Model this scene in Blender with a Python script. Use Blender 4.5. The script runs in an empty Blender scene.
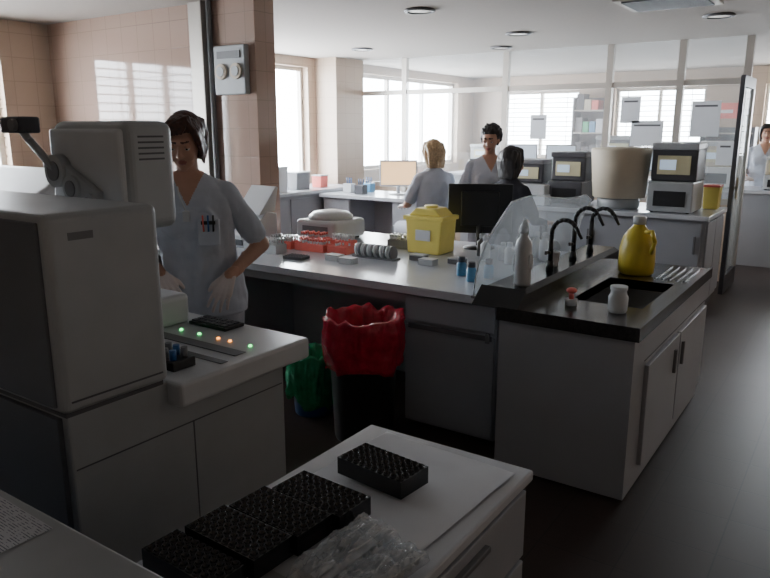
import bpy, bmesh, math, random
import numpy as np
from mathutils import Vector, Matrix, noise
random.seed(4)
sc = bpy.context.scene
coll = sc.collection
BZ = 0.79      # bench height
# ------------------------------------------------------------------ materials
def mat(name, col, rough=0.5, metal=0.0, var=0.06, scale=8.0, emit=None, es=0.0, bump=0.0, spec=0.5, sss=0.0, alpha=1.0, trans=0.0):
    m = bpy.data.materials.new(name); m.use_nodes = True
    nt = m.node_tree; b = nt.nodes['Principled BSDF']
    tc = nt.nodes.new('ShaderNodeTexCoord'); nz = nt.nodes.new('ShaderNodeTexNoise')
    nz.inputs['Scale'].default_value = scale; nz.inputs['Detail'].default_value = 4
    nt.links.new(tc.outputs['Object'], nz.inputs['Vector'])
    cr = nt.nodes.new('ShaderNodeValToRGB')
    cr.color_ramp.elements[0].position = 0.3; cr.color_ramp.elements[1].position = 0.7
    c = list(col[:3])
    cr.color_ramp.elements[0].color = [max(0, v*(1-var)) for v in c]+[1]
    cr.color_ramp.elements[1].color = [min(1, v*(1+var)) for v in c]+[1]
    nt.links.new(nz.outputs['Fac'], cr.inputs['Fac'])
    nt.links.new(cr.outputs['Color'], b.inputs['Base Color'])
    b.inputs['Roughness'].default_value = rough; b.inputs['Metallic'].default_value = metal
    b.inputs['Specular IOR Level'].default_value = spec
    if trans: b.inputs['Transmission Weight'].default_value = trans
    if emit:
        b.inputs['Emission Color'].default_value = list(emit)+[1]; b.inputs['Emission Strength'].default_value = es
    if bump:
        bp = nt.nodes.new('ShaderNodeBump'); bp.inputs['Strength'].default_value = bump; bp.inputs['Distance'].default_value = 0.01
        nt.links.new(nz.outputs['Fac'], bp.inputs['Height']); nt.links.new(bp.outputs['Normal'], b.inputs['Normal'])
    return m

def tile_mat(name, c1, c2, mortar, bw, bh, rough, floor=False, off=0.0):
    m = bpy.data.materials.new(name); m.use_nodes = True
    nt = m.node_tree; b = nt.nodes['Principled BSDF']
    g = nt.nodes.new('ShaderNodeNewGeometry'); sx = nt.nodes.new('ShaderNodeSeparateXYZ'); cx = nt.nodes.new('ShaderNodeCombineXYZ')
    nt.links.new(g.outputs['Position'], sx.inputs[0])
    if floor:
        nt.links.new(sx.outputs['X'], cx.inputs['X']); nt.links.new(sx.outputs['Y'], cx.inputs['Y'])
    else:
        ad = nt.nodes.new('ShaderNodeMath'); ad.operation = 'ADD'
        nt.links.new(sx.outputs['X'], ad.inputs[0]); nt.links.new(sx.outputs['Y'], ad.inputs[1])
        nt.links.new(ad.outputs[0], cx.inputs['X']); nt.links.new(sx.outputs['Z'], cx.inputs['Y'])
    br = nt.nodes.new('ShaderNodeTexBrick'); br.offset = off
    br.inputs['Scale'].default_value = 1; br.inputs['Brick Width'].default_value = bw; br.inputs['Row Height'].default_value = bh
    br.inputs['Mortar Size'].default_value = 0.003; br.inputs['Color1'].default_value = c1+(1,); br.inputs['Color2'].default_value = c2+(1,)
    br.inputs['Mortar'].default_value = mortar+(1,)
    nt.links.new(cx.outputs[0], br.inputs['Vector']); nt.links.new(br.outputs['Color'], b.inputs['Base Color'])
    b.inputs['Roughness'].default_value = rough
    bp = nt.nodes.new('ShaderNodeBump'); bp.inputs['Strength'].default_value = 0.25; bp.inputs['Distance'].default_value = 0.003; bp.invert = True
    nt.links.new(br.outputs['Fac'], bp.inputs['Height']); nt.links.new(bp.outputs['Normal'], b.inputs['Normal'])
    return m

def glass_mat(name, tint=(1, 1, 1), refl=0.08, rough=0.02, haze=0.0):
    m = bpy.data.materials.new(name); m.use_nodes = True
    nt = m.node_tree; nt.nodes.clear()
    o = nt.nodes.new('ShaderNodeOutputMaterial'); mx = nt.nodes.new('ShaderNodeMixShader')
    t = nt.nodes.new('ShaderNodeBsdfTransparent'); g = nt.nodes.new('ShaderNodeBsdfGlossy')
    t.inputs[0].default_value = tint+(1,); g.inputs['Roughness'].default_value = rough
    mx.inputs[0].default_value = refl
    nt.links.new(t.outputs[0], mx.inputs[1]); nt.links.new(g.outputs[0], mx.inputs[2])
    out = mx.outputs[0]
    if haze:
        m2 = nt.nodes.new('ShaderNodeMixShader'); m2.inputs[0].default_value = haze; ds = nt.nodes.new('ShaderNodeBsdfDiffuse'); tl = nt.nodes.new('ShaderNodeBsdfTranslucent')
        ds.inputs[0].default_value = (.8, .83, .86, 1); tl.inputs[0].default_value = (.8, .83, .86, 1)
        m3 = nt.nodes.new('ShaderNodeMixShader'); nt.links.new(ds.outputs[0], m3.inputs[1]); nt.links.new(tl.outputs[0], m3.inputs[2])
        nt.links.new(out, m2.inputs[1]); nt.links.new(m3.outputs[0], m2.inputs[2]); out = m2.outputs[0]
    nt.links.new(out, o.inputs[0])
    return m

def lines_mat(name, base, ink, scale=60, cut=0.55):
    m = mat(name, base, 0.6, var=0.02); nt = m.node_tree; b = nt.nodes['Principled BSDF']
    tc = nt.nodes.new('ShaderNodeTexCoord'); w = nt.nodes.new('ShaderNodeTexWave'); w.bands_direction = 'Y' ; w.inputs['Scale'].default_value = scale
    w.inputs['Distortion'].default_value = 0
    n = nt.nodes.new('ShaderNodeTexNoise'); n.inputs['Scale'].default_value = 90
    nt.links.new(tc.outputs['Object'], w.inputs['Vector']); nt.links.new(tc.outputs['Object'], n.inputs['Vector'])
    mu = nt.nodes.new('ShaderNodeMath'); mu.operation = 'MULTIPLY'; nt.links.new(w.outputs['Fac'], mu.inputs[0]); nt.links.new(n.outputs['Fac'], mu.inputs[1])
    cr = nt.nodes.new('ShaderNodeValToRGB'); cr.color_ramp.interpolation = 'CONSTANT'
    cr.color_ramp.elements[0].color = tuple(base)+(1,); cr.color_ramp.elements[1].color = tuple(ink)+(1,); cr.color_ramp.elements[1].position = cut*0.8
    nt.links.new(mu.outputs[0], cr.inputs[0]); nt.links.new(cr.outputs[0], b.inputs['Base Color'])
    return m

M = {}
M['tile'] = tile_mat('pink_wall_tile', (.38, .265, .215), (.40, .28, .23), (.29, .21, .17), .2, .2, .06)
M['wall'] = tile_mat('beige_wall_tile', (.45, .345, .265), (.47, .365, .28), (.37, .285, .215), .2, .2, .35)
M['floor'] = tile_mat('dark_floor_tile', (.036, .024, .021), (.041, .028, .024), (.022, .016, .015), .3, .3, .40, True)
M['ceil'] = mat('ceiling_plaster', (.40, .36, .325), .9, var=.03, bump=.05, scale=30)
M['white'] = mat('white_laminate', (.34, .355, .39), .42, var=.04, scale=4)
M['top'] = mat('white_worktop', (.56, .585, .63), .18, var=.03, scale=5)
M['edge'] = mat('grey_seam', (.10, .10, .11), .6)
M['plas'] = mat('offwhite_plastic', (.37, .39, .405), .4, var=.04)
M['plas_shaded'] = mat('painted_shade_grey', (.13, .14, .16), .5, var=.03)  # darker copy of the analyzer plastic, shade put into the colour
M['plasl'] = mat('light_plastic', (.55, .565, .585), .3, var=.03)
M['dgrey'] = mat('dark_grey_plastic', (.06, .06, .07), .45)
M['mgrey'] = mat('mid_grey_plastic', (.16, .16, .17), .5)
M['black'] = mat('black_plastic', (.012, .012, .014), .35)
M['binb'] = mat('bin_plastic', (.018, .018, .021), .4)
M['blackg'] = mat('black_gloss_rubber', (.010, .010, .012), .20)
M['stone'] = mat('dark_sink_worktop', (.030, .026, .026), .22, var=.3, scale=60)
M['metal'] = mat('aluminium_profile', (.46, .43, .39), .4, .5, var=.04)
M['steel'] = mat('steel', (.5, .5, .5), .25, 1.0, var=.04)
M['red'] = mat('red_bag', (.50, .010, .040), .20, var=.25, scale=22, bump=.8)
M['redp'] = mat('red_plastic', (.78, .16, .13), .4, var=.1)
M['green'] = mat('green_bag', (.03, .38, .17), .20, var=.25, scale=22, bump=.8)
M['blue'] = mat('blue_plastic', (.02, .10, .28), .35)
M['lblue'] = mat('light_blue_plastic', (.08, .25, .42), .35)
M['yellow'] = mat('yellow_plastic', (.88, .74, .18), .4, var=.05)
M['yellowd'] = mat('amber_yellow_plastic', (.66, .50, .05), .3, var=.08)
M['beige'] = mat('beige_cover', (.56, .49, .38), .6, var=.04)
M['cream'] = mat('cream_panel', (.66, .62, .40), .5)
M['paper'] = mat('paper', (.68, .70, .74), .8, var=.02, bump=.1, scale=12)
M['print'] = lines_mat('printed_paper', (.56, .57, .60), (.15, .15, .2))
M['orange'] = mat('orange_screen', (.85, .6, .35), .3, emit=(1, .60, .28), es=1.6)
M['scrn'] = mat('light_screen', (.5, .6, .7), .3, emit=(.6, .75, 1), es=.5)
M['yscrn'] = mat('yellow_poster', (.85, .75, .12), .5, emit=(1, .8, .15), es=.6)
M['ledg'] = mat('green_led', (.1, .9, .2), .3, emit=(.1, 1, .25), es=4)
M['ledo'] = mat('orange_led', (1, .4, .1), .3, emit=(1, .35, .05), es=4)
M['glass'] = glass_mat('window_glass', (.98, .99, 1), .04)
M['pglass'] = glass_mat('partition_glass', (.92, .93, .93), .08, haze=.09)  # haze raised to imitate the milky veil of light by the windows
M['clear'] = glass_mat('clear_acrylic', (.78, .83, .86), .16, .10, haze=.22)
M['bag'] = glass_mat('clear_polythene', (.88, .90, .92), .26, .10, haze=.20)
M['milky'] = mat('milky_plastic', (.70, .72, .74), .35, trans=.3)
M['blind'] = mat('blind_slat', (.50, .45, .38), .6)
M['skin'] = mat('skin', (.48, .27, .19), .5, var=.04, scale=30)
M['lips'] = mat('lips', (.34, .12, .10), .4)
M['coat'] = mat('white_tunic_cloth', (.50, .54, .62), .85, var=.04, scale=14, bump=.6)
M['trous'] = mat('white_trousers', (.46, .49, .56), .85, var=.04)
M['darkcl'] = mat('dark_cloth', (.03, .03, .04), .85, var=.1)
M['shoe'] = mat('white_shoe', (.6, .6, .6), .5)
M['glove'] = mat('latex_glove', (.64, .56, .54), .35, var=.05)
M['hairb'] = mat('dark_brown_hair', (.060, .020, .012), .40, var=.5, scale=60)
M['hairk'] = mat('black_hair', (.014, .010, .009), .45, var=.5, scale=60)
M['hairl'] = mat('blond_hair', (.46, .32, .18), .5, var=.3, scale=60)
M['eyew'] = mat('eye_white', (.6, .58, .55), .2)
M['iris'] = mat('iris', (.03, .015, .01), .15)
M['lamp'] = mat('lamp_diffuser', (.75, .75, .72), .4, emit=(1, .95, .85), es=.4)

# ------------------------------------------------------------------ builder
class Obj:
    def __init__(s, name):
        s.name = name; s.bm = bmesh.new(); s.mats = []; s.M = Matrix.Identity(4)
    def mi(s, m):
        if isinstance(m, str): m = M[m]
        if m not in s.mats: s.mats.append(m)
        return s.mats.index(m)
    def add(s, t, m, smooth=False, Mx=None):
        i = s.mi(m)
        bmesh.ops.recalc_face_normals(t, faces=t.faces[:])
        for f in t.faces:
            f.material_index = i; f.smooth = smooth and len(f.verts) <= 4
        me = bpy.data.meshes.new('tmp'); 
        if Mx is not None: t.transform(Mx)
        t.transform(s.M); t.to_mesh(me); t.free(); s.bm.from_mesh(me); bpy.data.meshes.remove(me)
    def box(s, x0, x1, y0, y1, z0, z1, m, bev=0.0, seg=2, Mx=None):
        t = bmesh.new(); bmesh.ops.create_cube(t, size=1)
        for v in t.verts:
            v.co = Vector(((x0+x1)/2+v.co.x*(x1-x0), (y0+y1)/2+v.co.y*(y1-y0), (z0+z1)/2+v.co.z*(z1-z0)))
        if bev: bmesh.ops.bevel(t, geom=t.edges[:], offset=bev, segments=seg, affect='EDGES', profile=.5)
        s.add(t, m, False, Mx); return s
    def cyl(s, p0, p1, r0, m, r1=None, seg=20, smooth=True):
        p0 = Vector(p0); p1 = Vector(p1); r1 = r0 if r1 is None else r1
        d = p1-p0; t = bmesh.new()
        bmesh.ops.create_cone(t, cap_ends=True, segments=seg, radius1=r0, radius2=r1, depth=d.length)
        R = Vector((0, 0, 1)).rotation_difference(d.normalized()).to_matrix().to_4x4()
        s.add(t, m, smooth, Matrix.Translation((p0+p1)/2) @ R); return s
    def sph(s, c, r, m, seg=16, Mx=None):
        if not isinstance(r, (tuple, list)): r = (r, r, r)
        t = bmesh.new(); bmesh.ops.create_uvsphere(t, u_segments=seg, v_segments=max(6, seg//2+2), radius=1)
        A = Matrix.Translation(c) @ (Mx if Mx else Matrix.Identity(4)) @ Matrix.Diagonal((r[0], r[1], r[2], 1))
        s.add(t, m, True, A); return s
    def tube(s, pts, r, m, seg=10):
        for a, b in zip(pts[:-1], pts[1:]): s.cyl(a, b, r, m, seg=seg)
        for p in pts[1:-1]: s.sph(p, r, m, seg=seg)
        return s
    def lathe(s, prof, c, m, seg=28, smooth=True, fn=None):
        t = bmesh.new(); rings = []
        for k, (r, z) in enumerate(prof):
            ring = []
            for i in range(seg):
                a = 2*math.pi*i/seg
                rr, zz = (r, z) if fn is None else fn(r, z, a, k)
                ring.append(t.verts.new((c[0]+rr*math.cos(a), c[1]+rr*math.sin(a), c[2]+zz)))
            rings.append(ring)
        for a, b in zip(rings[:-1], rings[1:]):
            for i in range(seg): t.faces.new((a[i], a[(i+1) % seg], b[(i+1) % seg], b[i]))
        t.faces.new(rings[0][::-1]); t.faces.new(rings[-1])
        s.add(t, m, smooth); return s
    def prism(s, poly, axis, a0, a1, m, bev=0.0):
        t = bmesh.new()
        def P(u, v, a):
            return (a, u, v) if axis == 'x' else ((u, a, v) if axis == 'y' else (u, v, a))
        A = [t.verts.new(P(u, v, a0)) for u, v in poly]; B = [t.verts.new(P(u, v, a1)) for u, v in poly]
        n = len(poly)
        t.faces.new(A[::-1]); t.faces.new(B)
        for i in range(n): t.faces.new((A[i], A[(i+1) % n], B[(i+1) % n], B[i]))
        if bev: bmesh.ops.bevel(t, geom=t.edges[:], offset=bev, segments=2, affect='EDGES', profile=.5)
        s.add(t, m); return s
    def wells(s, x0, y0, nx, ny, p, zt, depth, rr, m, seg=12):
        t = bmesh.new()
        for i in range(nx):
            for j in range(ny):
                cx = x0+(i+.5)*p; cy = y0+(j+.5)*p; o = []; n = []; n2 = []; b = []
                for k in range(seg):
                    a = 2*math.pi*(k+.5)/seg; c, q = math.cos(a), math.sin(a); sc_ = (p/2)/max(abs(c), abs(q))
                    o.append(t.verts.new((cx+c*sc_, cy+q*sc_, zt-.003))); n.append(t.verts.new((cx+c*rr*1.12, cy+q*rr*1.12, zt+.003)))
                    n2.append(t.verts.new((cx+c*rr*.95, cy+q*rr*.95, zt+.002)))
                    b.append(t.verts.new((cx+c*rr*.8, cy+q*rr*.8, zt-depth)))
                for k in range(seg):
                    l = (k+1) % seg
                    t.faces.new((o[k], o[l], n[l], n[k])); t.faces.new((n[k], n[l], n2[l], n2[k])); t.faces.new((n2[k], n2[l], b[l], b[k]))
                t.faces.new(b)
        i_ = s.mi(m)
        for f in t.faces: f.material_index = i_; f.smooth = len(f.verts) == 4
        me = bpy.data.meshes.new('tmp'); t.transform(s.M); t.to_mesh(me); t.free(); s.bm.from_mesh(me); bpy.data.meshes.remove(me)
    def done(s, loc=None, rotz=0.0, parent=None):
        me = bpy.data.meshes.new(s.name); 
        co = [v.co for v in s.bm.verts]
        cx = (min(c.x for c in co)+max(c.x for c in co))/2; cy = (min(c.y for c in co)+max(c.y for c in co))/2; cz = min(c.z for c in co)
        if loc is None:
            s.bm.transform(Matrix.Translation((-cx, -cy, -cz))); loc = (cx, cy, cz)
        s.bm.to_mesh(me); s.bm.free()
        for m in s.mats: me.materials.append(m)
        o = bpy.data.objects.new(s.name, me); coll.objects.link(o); o.location = loc; o.rotation_euler = (0, 0, rotz)
        if parent: o.parent = parent
        return o

# ------------------------------------------------------------------ room shell
X0, X1, Y0, Y1, H = -6.2, 2.2, -1.6, 12.0, 2.5
Obj('floor').box(X0-.2, X1+.2, Y0-.2, Y1+.2, -.1, 0, 'floor').done()
Obj('ceiling').box(X0-.2, X1+.2, Y0-.2, Y1+.2, H, H+.1, 'ceil').done()
def wall_with_openings(name, axis, a0, a1, w0, w1, ops, m):
    o = Obj(name)
    def bx(p0, p1, z0, z1):
        if p1-p0 < 1e-4 or z1-z0 < 1e-4: return
        if axis == 'y': o.box(w0, w1, p0, p1, z0, z1, m)
        else: o.box(p0, p1, w0, w1, z0, z1, m)
    cur = a0
    for (p0, p1, z0, z1) in ops:
        bx(cur, p0, 0, H); bx(p0, p1, 0, z0); bx(p0, p1, z1, H); cur = p1
    bx(cur, a1, 0, H)
    return o.done()
WL = [(1.5, 3.30, .95, 2.30), (4.6, 7.3, .90, 2.38), (8.25, 11.4, 1.0, 2.38)]
WB = [(-5.6, -4.2, 1.1, 2.25), (-3.6, -2.2, 1.1, 2.25), (-1.4, .6, 1.1, 2.25)]
wall_with_openings('wall_left', 'y', Y0, Y1, X0-.2, X0, WL, 'wall')
wall_with_openings('wall_back', 'x', X0, X1, Y1, Y1+.2, WB, 'wall')
Obj('wall_right').box(X1, X1+.2, Y0, Y1, 0, H, 'wall').done()
Obj('wall_front').box(X0, X1, Y0-.2, Y0, 0, H, 'wall').done()
Obj('wall_stub').box(X0, -3.66, 3.75, 3.95, 0, H, 'tile').done()
Obj('wall_pier').box(X0, X0+.35, 7.45, 8.05, 0, H, 'wall').done()

def window(n, axis, p0, p1, z0, z1, w, nm, blinds=False, mid=None):
    o = Obj('window_%d' % n); f = .05
    def bx(a0, a1, b0, b1, m, d0=-.03, d1=.03):
        if axis == 'y': o.box(w+d0, w+d1, a0, a1, b0, b1, m)
        else: o.box(a0, a1, w+d0, w+d1, b0, b1, m)
    bx(p0, p1, z0, z0+f, 'metal'); bx(p0, p1, z1-f, z1, 'metal')
    for i in range(nm+1):
        c = p0+f/2+(p1-p0-f)*i/nm; bx(c-f/2, c+f/2, z0+f, z1-f, 'metal')
    if mid: bx(p0+f, p1-f, mid-.02, mid+.02, 'metal', -.02, .02)
    bx(p0+f, p1-f, z0+f, z1-f, 'glass', -.004, .004)
    o.done()
    if blinds:
        b = Obj('window_blind'); z = z1-.06; dd = .1 if axis == 'y' else -.1
        while z > z0+.05:
            if axis == 'y': b.box(w+dd-.018, w+dd+.018, p0+.03, p1-.03, z, z+.010, 'blind')
            else: b.box(p0+.03, p1-.03, w+dd-.018, w+dd+.018, z, z+.012, 'blind')
            z -= .08
        for q in (.15, .5, .85):
            c = p0+(p1-p0)*q
            if axis == 'y': b.box(w+dd-.003, w+dd+.003, c-.004, c+.004, z0+.03, z1-.02, 'blind')
            else: b.box(c-.004, c+.004, w+dd-.003, w+dd+.003, z0+.03, z1-.02, 'blind')
        b.done()
window(1, 'y', *WL[0], X0-.12, 4, True)
window(2, 'y', *WL[1], X0-.12, 2, False)
window(3, 'y', *WL[2], X0-.12, 3, False)
for i, w in enumerate(WB): window(4+i, 'x', *w, Y1+.12, 2, True)
def portal(loc, rot, sx, sy, nm):
    l = bpy.data.lights.new(nm, 'AREA'); l.shape = 'RECTANGLE'; l.size = sx; l.size_y = sy
    l.cycles.is_portal = True
    o = bpy.data.objects.new(nm, l); coll.objects.link(o); o.location = loc; o.rotation_euler = rot
for i, (a, b, c, d) in enumerate(WL):
    portal((X0-.21, (a+b)/2, (c+d)/2), (math.pi/2, 0, -math.pi/2), b-a, d-c, 'daylight_left_%d' % i)
for i, (a, b, c, d) in enumerate(WB):
    portal(((a+b)/2, Y1+.21, (c+d)/2), (-math.pi/2, 0, 0), b-a, d-c, 'daylight_back_%d' % i)

# glazed partition
p = Obj('glazed_partition'); PY = 8.1
for x in (-6.17, -5.2, -3.75, -2.5, -1.75, -1.12):
    p.box(x-.035, x+.035, PY-.035, PY+.035, 0, H-.001, 'metal')
for z in (.85, 2.07): p.box(-6.17, -1.12, PY-.02, PY+.02, z-.03, z+.03, 'metal')
p.box(-6.17, -1.12, PY-.015, PY+.015, 0.0, .82, 'wall')
p.box(-6.17, -1.12, PY-.034, PY-.028, .88, 2.04, 'pglass')
p.box(-6.17, -1.12, PY-.034, PY-.028, 2.10, H-.001, 'pglass')
p.done()
d = Obj('door_1')
d.box(-1.07, -1.03, 7.35, 8.05, .02, .2, 'dgrey').box(-1.07, -1.03, 7.35, 8.05, 1.98, 2.08, 'dgrey')
d.box(-1.07, -1.03, 7.35, 7.42, .2, 1.98, 'dgrey').box(-1.07, -1.03, 7.98, 8.05, .2, 1.98, 'metal')
d.box(-1.053, -1.047, 7.42, 7.98, .2, 1.98, 'pglass'); d.box(-1.02, -1.0, 7.38, 7.40, .95, 1.15, 'metal').box(-1.03, -1.0, 7.38, 7.40, 1.04, 1.06, 'metal')
d.done()
for (x, z, w, h) in ((-2.05, 1.55, .34, .27), (-1.47, 1.70, .28, .36), (-3.3, 1.62, .2, .28), (-2.24, 1.80, .21, .28), (-1.25, 1.35, .16, .24), (-1.62, 1.30, .20, .26)):
    Obj('notice_sheet').box(x-w/2, x+w/2, PY-.038, PY-.0355, z-h/2, z+h/2, 'paper').box(x-w/2+.03, x+w/2-.03, PY-.0385, PY-.038, z+h/2-.06, z+h/2-.04, 'edge').done()
Obj('baseboard_left').box(X0, X0+.015, -1.6, 3.74, 0, .1, 'edge').done()

# ceiling fittings
for (x, y) in ((-3.03, 4.92), (-2.95, 6.6), (-5.0, 6.86), (-1.16, 6.5), (-3.6, 7.6), (-1.0, 3.0)):
    o = Obj('recessed_downlight')
    o.lathe([(.115, 0), (.125, -.008), (.12, -.018), (.095, -.02), (.09, -.006), (.02, -.004)], (x, y, H), 'mgrey')
    o.lathe([(.088, -.004), (.088, -.012), (.01, -.012)], (x, y, H), 'lamp'); o.done()
v = Obj('ceiling_air_vent'); v.box(-1.66, -1.02, 5.30, 5.86, H-.02, H, 'metal')
for i in range(10): v.box(-1.61, -1.07, 5.35+i*.048, 5.372+i*.048, H-.03, H-.02, 'dgrey')
v.done()
c = Obj('wall_conduit'); c.box(-4.27, -4.13, 3.69, 3.749, 0, H-.001, 'metal', .006); c.cyl((-4.08, 3.72, 0), (-4.08, 3.72, H-.001), .02, 'mgrey'); c.done()
e = Obj('electrical_panel'); e.box(-4.03, -3.72, 3.70, 3.749, 1.84, 2.18, 'plas', .008)
for x in (-3.95, -3.80):
    e.cyl((x, 3.70, 2.0), (x, 3.682, 2.0), .055, 'beige').cyl((x, 3.683, 2.0), (x, 3.676, 2.0), .035, 'plas')
e.box(-3.99, -3.76, 3.692, 3.70, 2.09, 2.14, 'mgrey'); e.done()

# ------------------------------------------------------------------ long bench
b = Obj('laboratory_bench')
b.box(-3.65, -1.34, 3.05, 4.55, BZ-.045, BZ, 'top', .004); b.box(-4.7, -3.652, 3.05, 3.74, BZ-.045, BZ, 'top', .004)
b.box(-1.97, -1.43, 3.09, 4.5, .02, BZ-.047, 'white'); b.box(-1.95, -1.44, 3.12, 4.45, 0, .02, 'dgrey')
b.box(-1.962, -1.438, 3.072, 3.09, .60, .735, 'white', .003)
b.box(-1.962, -1.438, 3.072, 3.09, .04, .575, 'white', .003)
b.box(-1.94, -1.45, 3.066, 3.072, .560, .585, 'edge'); b.box(-1.48, -1.46, 3.058, 3.07, .55, .60, 'mgrey')
b.box(-3.4, -1.97, 3.78, 3.81, .0, BZ-.047, 'white'); b.box(-3.43, -3.40, 3.12, 4.5, 0, BZ-.047, 'white')
b.box(-4.66, -4.63, 3.1, 3.7, 0, BZ-.047, 'white'); b.box(-3.4, -1.97, 3.09, 3.11, BZ-.10, BZ-.047, 'white')
b.done()
# sink unit
s = Obj('sink_unit'); SX0, SX1, SY0, SY1 = -1.335, -.69, 2.87, 4.46
bx0, bx1, by0, by1 = -1.12, -.78, 3.25, 3.88
for r in ((SX0, SX1, SY0, by0), (SX0, SX1, by1, SY1), (SX0, bx0, by0, by1), (bx1, SX1, by0, by1)):
    s.box(*r, BZ-.05, BZ, 'stone')
s.box(SX0, SX1, SY0-.004, SY0, BZ-.05, BZ+.012, 'stone'); s.box(SX1-.012, SX1, SY0, SY1, BZ, BZ+.010, 'stone')
s.box(bx0-.01, bx0, by0, by1, BZ-.2, BZ-.001, 'steel').box(bx1, bx1+.01, by0, by1, BZ-.2, BZ-.001, 'steel')
s.box(bx0, bx1, by0-.01, by0, BZ-.2, BZ-.001, 'steel').box(bx0, bx1, by1, by1+.01, BZ-.2, BZ-.001, 'steel').box(bx0, bx1, by0, by1, BZ-.21, BZ-.2, 'steel')
s.cyl((-.95, 3.57, BZ-.2), (-.95, 3.57, BZ-.195), .03, 'dgrey')
for i in range(5): s.box(-.91+i*.038, -.897+i*.038, 3.98, 4.38, BZ, BZ+.006, 'blackg')
s.box(SX0+.01, SX1-.02, SY0+.012, SY0+.035, .012, BZ-.05, 'white'); s.box(SX0+.01, SX0+.03, SY0+.035, SY1-.03, .012, BZ-.05, 'white')
s.box(SX1-.045, SX1-.02, SY0+.035, SY1-.03, .012, BZ-.05, 'white'); s.box(SX0+.03, SX1-.045, SY1-.05, SY1-.03, .012, BZ-.05, 'white')
s.box(SX0+.03, SX1-.05, SY0+.04, SY1-.05, 0, .045, 'dgrey')
s.box(SX1-.022, SX1-.018, SY0+.2, SY1-.04, .60, .605, 'edge')
for (a, c_) in ((3.08, 3.70), (3.72, 4.40)):
    s.box(SX1-.021, SX1, a, c_, .10, .58, 'white', .003); s.box(SX1, SX1+.014, c_-.12 if a < 3.5 else a+.03, c_-.10 if a < 3.5 else a+.05, .40, .52, 'mgrey')
s.done()
u = Obj('bench_service_ledge'); u.prism([(-1.47, BZ+.001), (-1.24, BZ+.001), (-1.24, BZ+.06), (-1.27, BZ+.08), (-1.44, BZ+.08), (-1.47, BZ+.06)], 'y', 2.98, 4.44, 'blackg')
u.prism([(2.88, BZ+.001), (2.98, BZ+.001), (2.98, BZ+.08)], 'x', -1.47, -1.24, 'blackg'); u.done()
LZ = BZ+.081
for yy, h in ((3.50, .27), (3.85, .30), (4.15, .27)):
    f = Obj('laboratory_tap'); x = -1.33
    f.cyl((x, yy, LZ), (x, yy, LZ+.05), .022, 'black', .016).cyl((x, yy, LZ+.05), (x, yy, LZ+h-.08), .013, 'black')
    pts = [(x+.07-.07*math.cos(a), yy, LZ+h-.08+.08*math.sin(a)) for a in [i*math.pi*.8/7 for i in range(8)]]
    f.tube(pts, .012, 'black'); q = pts[-1]; f.cyl(q, (q[0]+.035, yy, q[2]-.06), .011, 'black', .007)
    f.cyl((x, yy, LZ+.09), (x, yy-.05, LZ+.10), .008, 'black').box(x-.006, x+.006, yy-.075, yy-.04, LZ+.09, LZ+.11, 'black', .003); f.done()
g = Obj('splash_screen'); t = bmesh.new(); rows = []   # bent acrylic sheet
NS = 24
for i in range(NS+1):
    q = i/NS; y = 2.99+1.4*q; row = []
    for j in range(9):
        r_ = j/8; tp = .43+.03*math.sin(q*6)-.10*max(0, .12-q)/.12-.06*max(0, q-.9)/.1
        row.append(t.verts.new((-1.515+.09*r_*r_+.012*math.sin(q*9)*r_, y, BZ+.012+tp*r_)))
    rows.append(row)
for i in range(NS):
    for j in range(8): t.faces.new((rows[i][j], rows[i+1][j], rows[i+1][j+1], rows[i][j+1]))
edge = [tuple(rows[i][8].co) for i in range(NS+1)]; e0 = [tuple(v.co) for v in rows[0]]; e1 = [tuple(v.co) for v in rows[-1]]
g.add(t, 'clear', True)
g.tube(edge, .0035, 'milky', 6).tube(e0, .0035, 'milky', 6).tube(e1, .0035, 'milky', 6)
g.box(-1.53, -1.50, 2.99, 4.39, BZ+.001, BZ+.014, 'mgrey'); g.done()

o = Obj('wash_bottle'); x, y = -1.30, 3.07
o.lathe([(.036, 0), (.04, .01), (.04, .19), (.034, .215), (.02, .235), (.018, .25)], (x, y, LZ), 'plasl')
o.lathe([(.021, .25), (.021, .285), (.012, .30), (.006, .315)], (x, y, LZ), 'milky'); o.box(x-.0405, x+.0405, y-.02, y+.02, LZ+.08, LZ+.15, 'milky'); o.done()
o = Obj('plastic_cup'); o.lathe([(.028, 0), (.036, .075), (.038, .08), (.034, .08), (.027, .01)], (-1.36, 3.62, LZ), 'milky'); o.done()
o = Obj('yellow_detergent_jug'); x, y = -1.03, 4.06
def oval(r, z, a, k): return (r*(1-.12*abs(math.sin(a))), z)
o.lathe([(.085, 0), (.098, .012), (.102, .06), (.100, .15), (.085, .21), (.058, .25), (.034, .275), (.03, .29)], (x, y, BZ+.001), 'yellowd', fn=oval)
o.lathe([(.036, .285), (.036, .325), (.03, .33)], (x, y, BZ+.001), 'plasl')
o.tube([(x+.05, y-.05, BZ+.25), (x+.09, y-.07, BZ+.255), (x+.108, y-.07, BZ+.20), (x+.088, y-.06, BZ+.13)], .012, 'yellowd'); o.done()
o = Obj('milky_beaker'); o.lathe([(.037, 0), (.042, .01), (.044, .07), (.036, .085), (.034, .10), (.038, .104), (.038, .12)], (-.86, 3.13, BZ+.001), 'milky'); o.done()
o = Obj('scrubbing_brush'); o.cyl((-1.08, 3.14, BZ+.001), (-1.08, 3.14, BZ+.03), .028, 'milky').cyl((-1.08, 3.14, BZ+.03), (-1.08, 3.14, BZ+.055), .012, 'redp')
o.sph((-1.08, 3.14, BZ+.07), (.025, .025, .014), 'redp'); o.done()
for (x, y) in ((-1.83, 3.45), (-1.71, 3.34), (-1.67, 3.47)):
    o = Obj('blue_reagent_bottle'); o.lathe([(.026, 0), (.028, .006), (.028, .065), (.018, .078)], (x, y, BZ+.001), 'lblue'); o.lathe([(.02, .078), (.02, .105), (.017, .108)], (x, y, BZ+.001), 'dgrey'); o.done()

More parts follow.
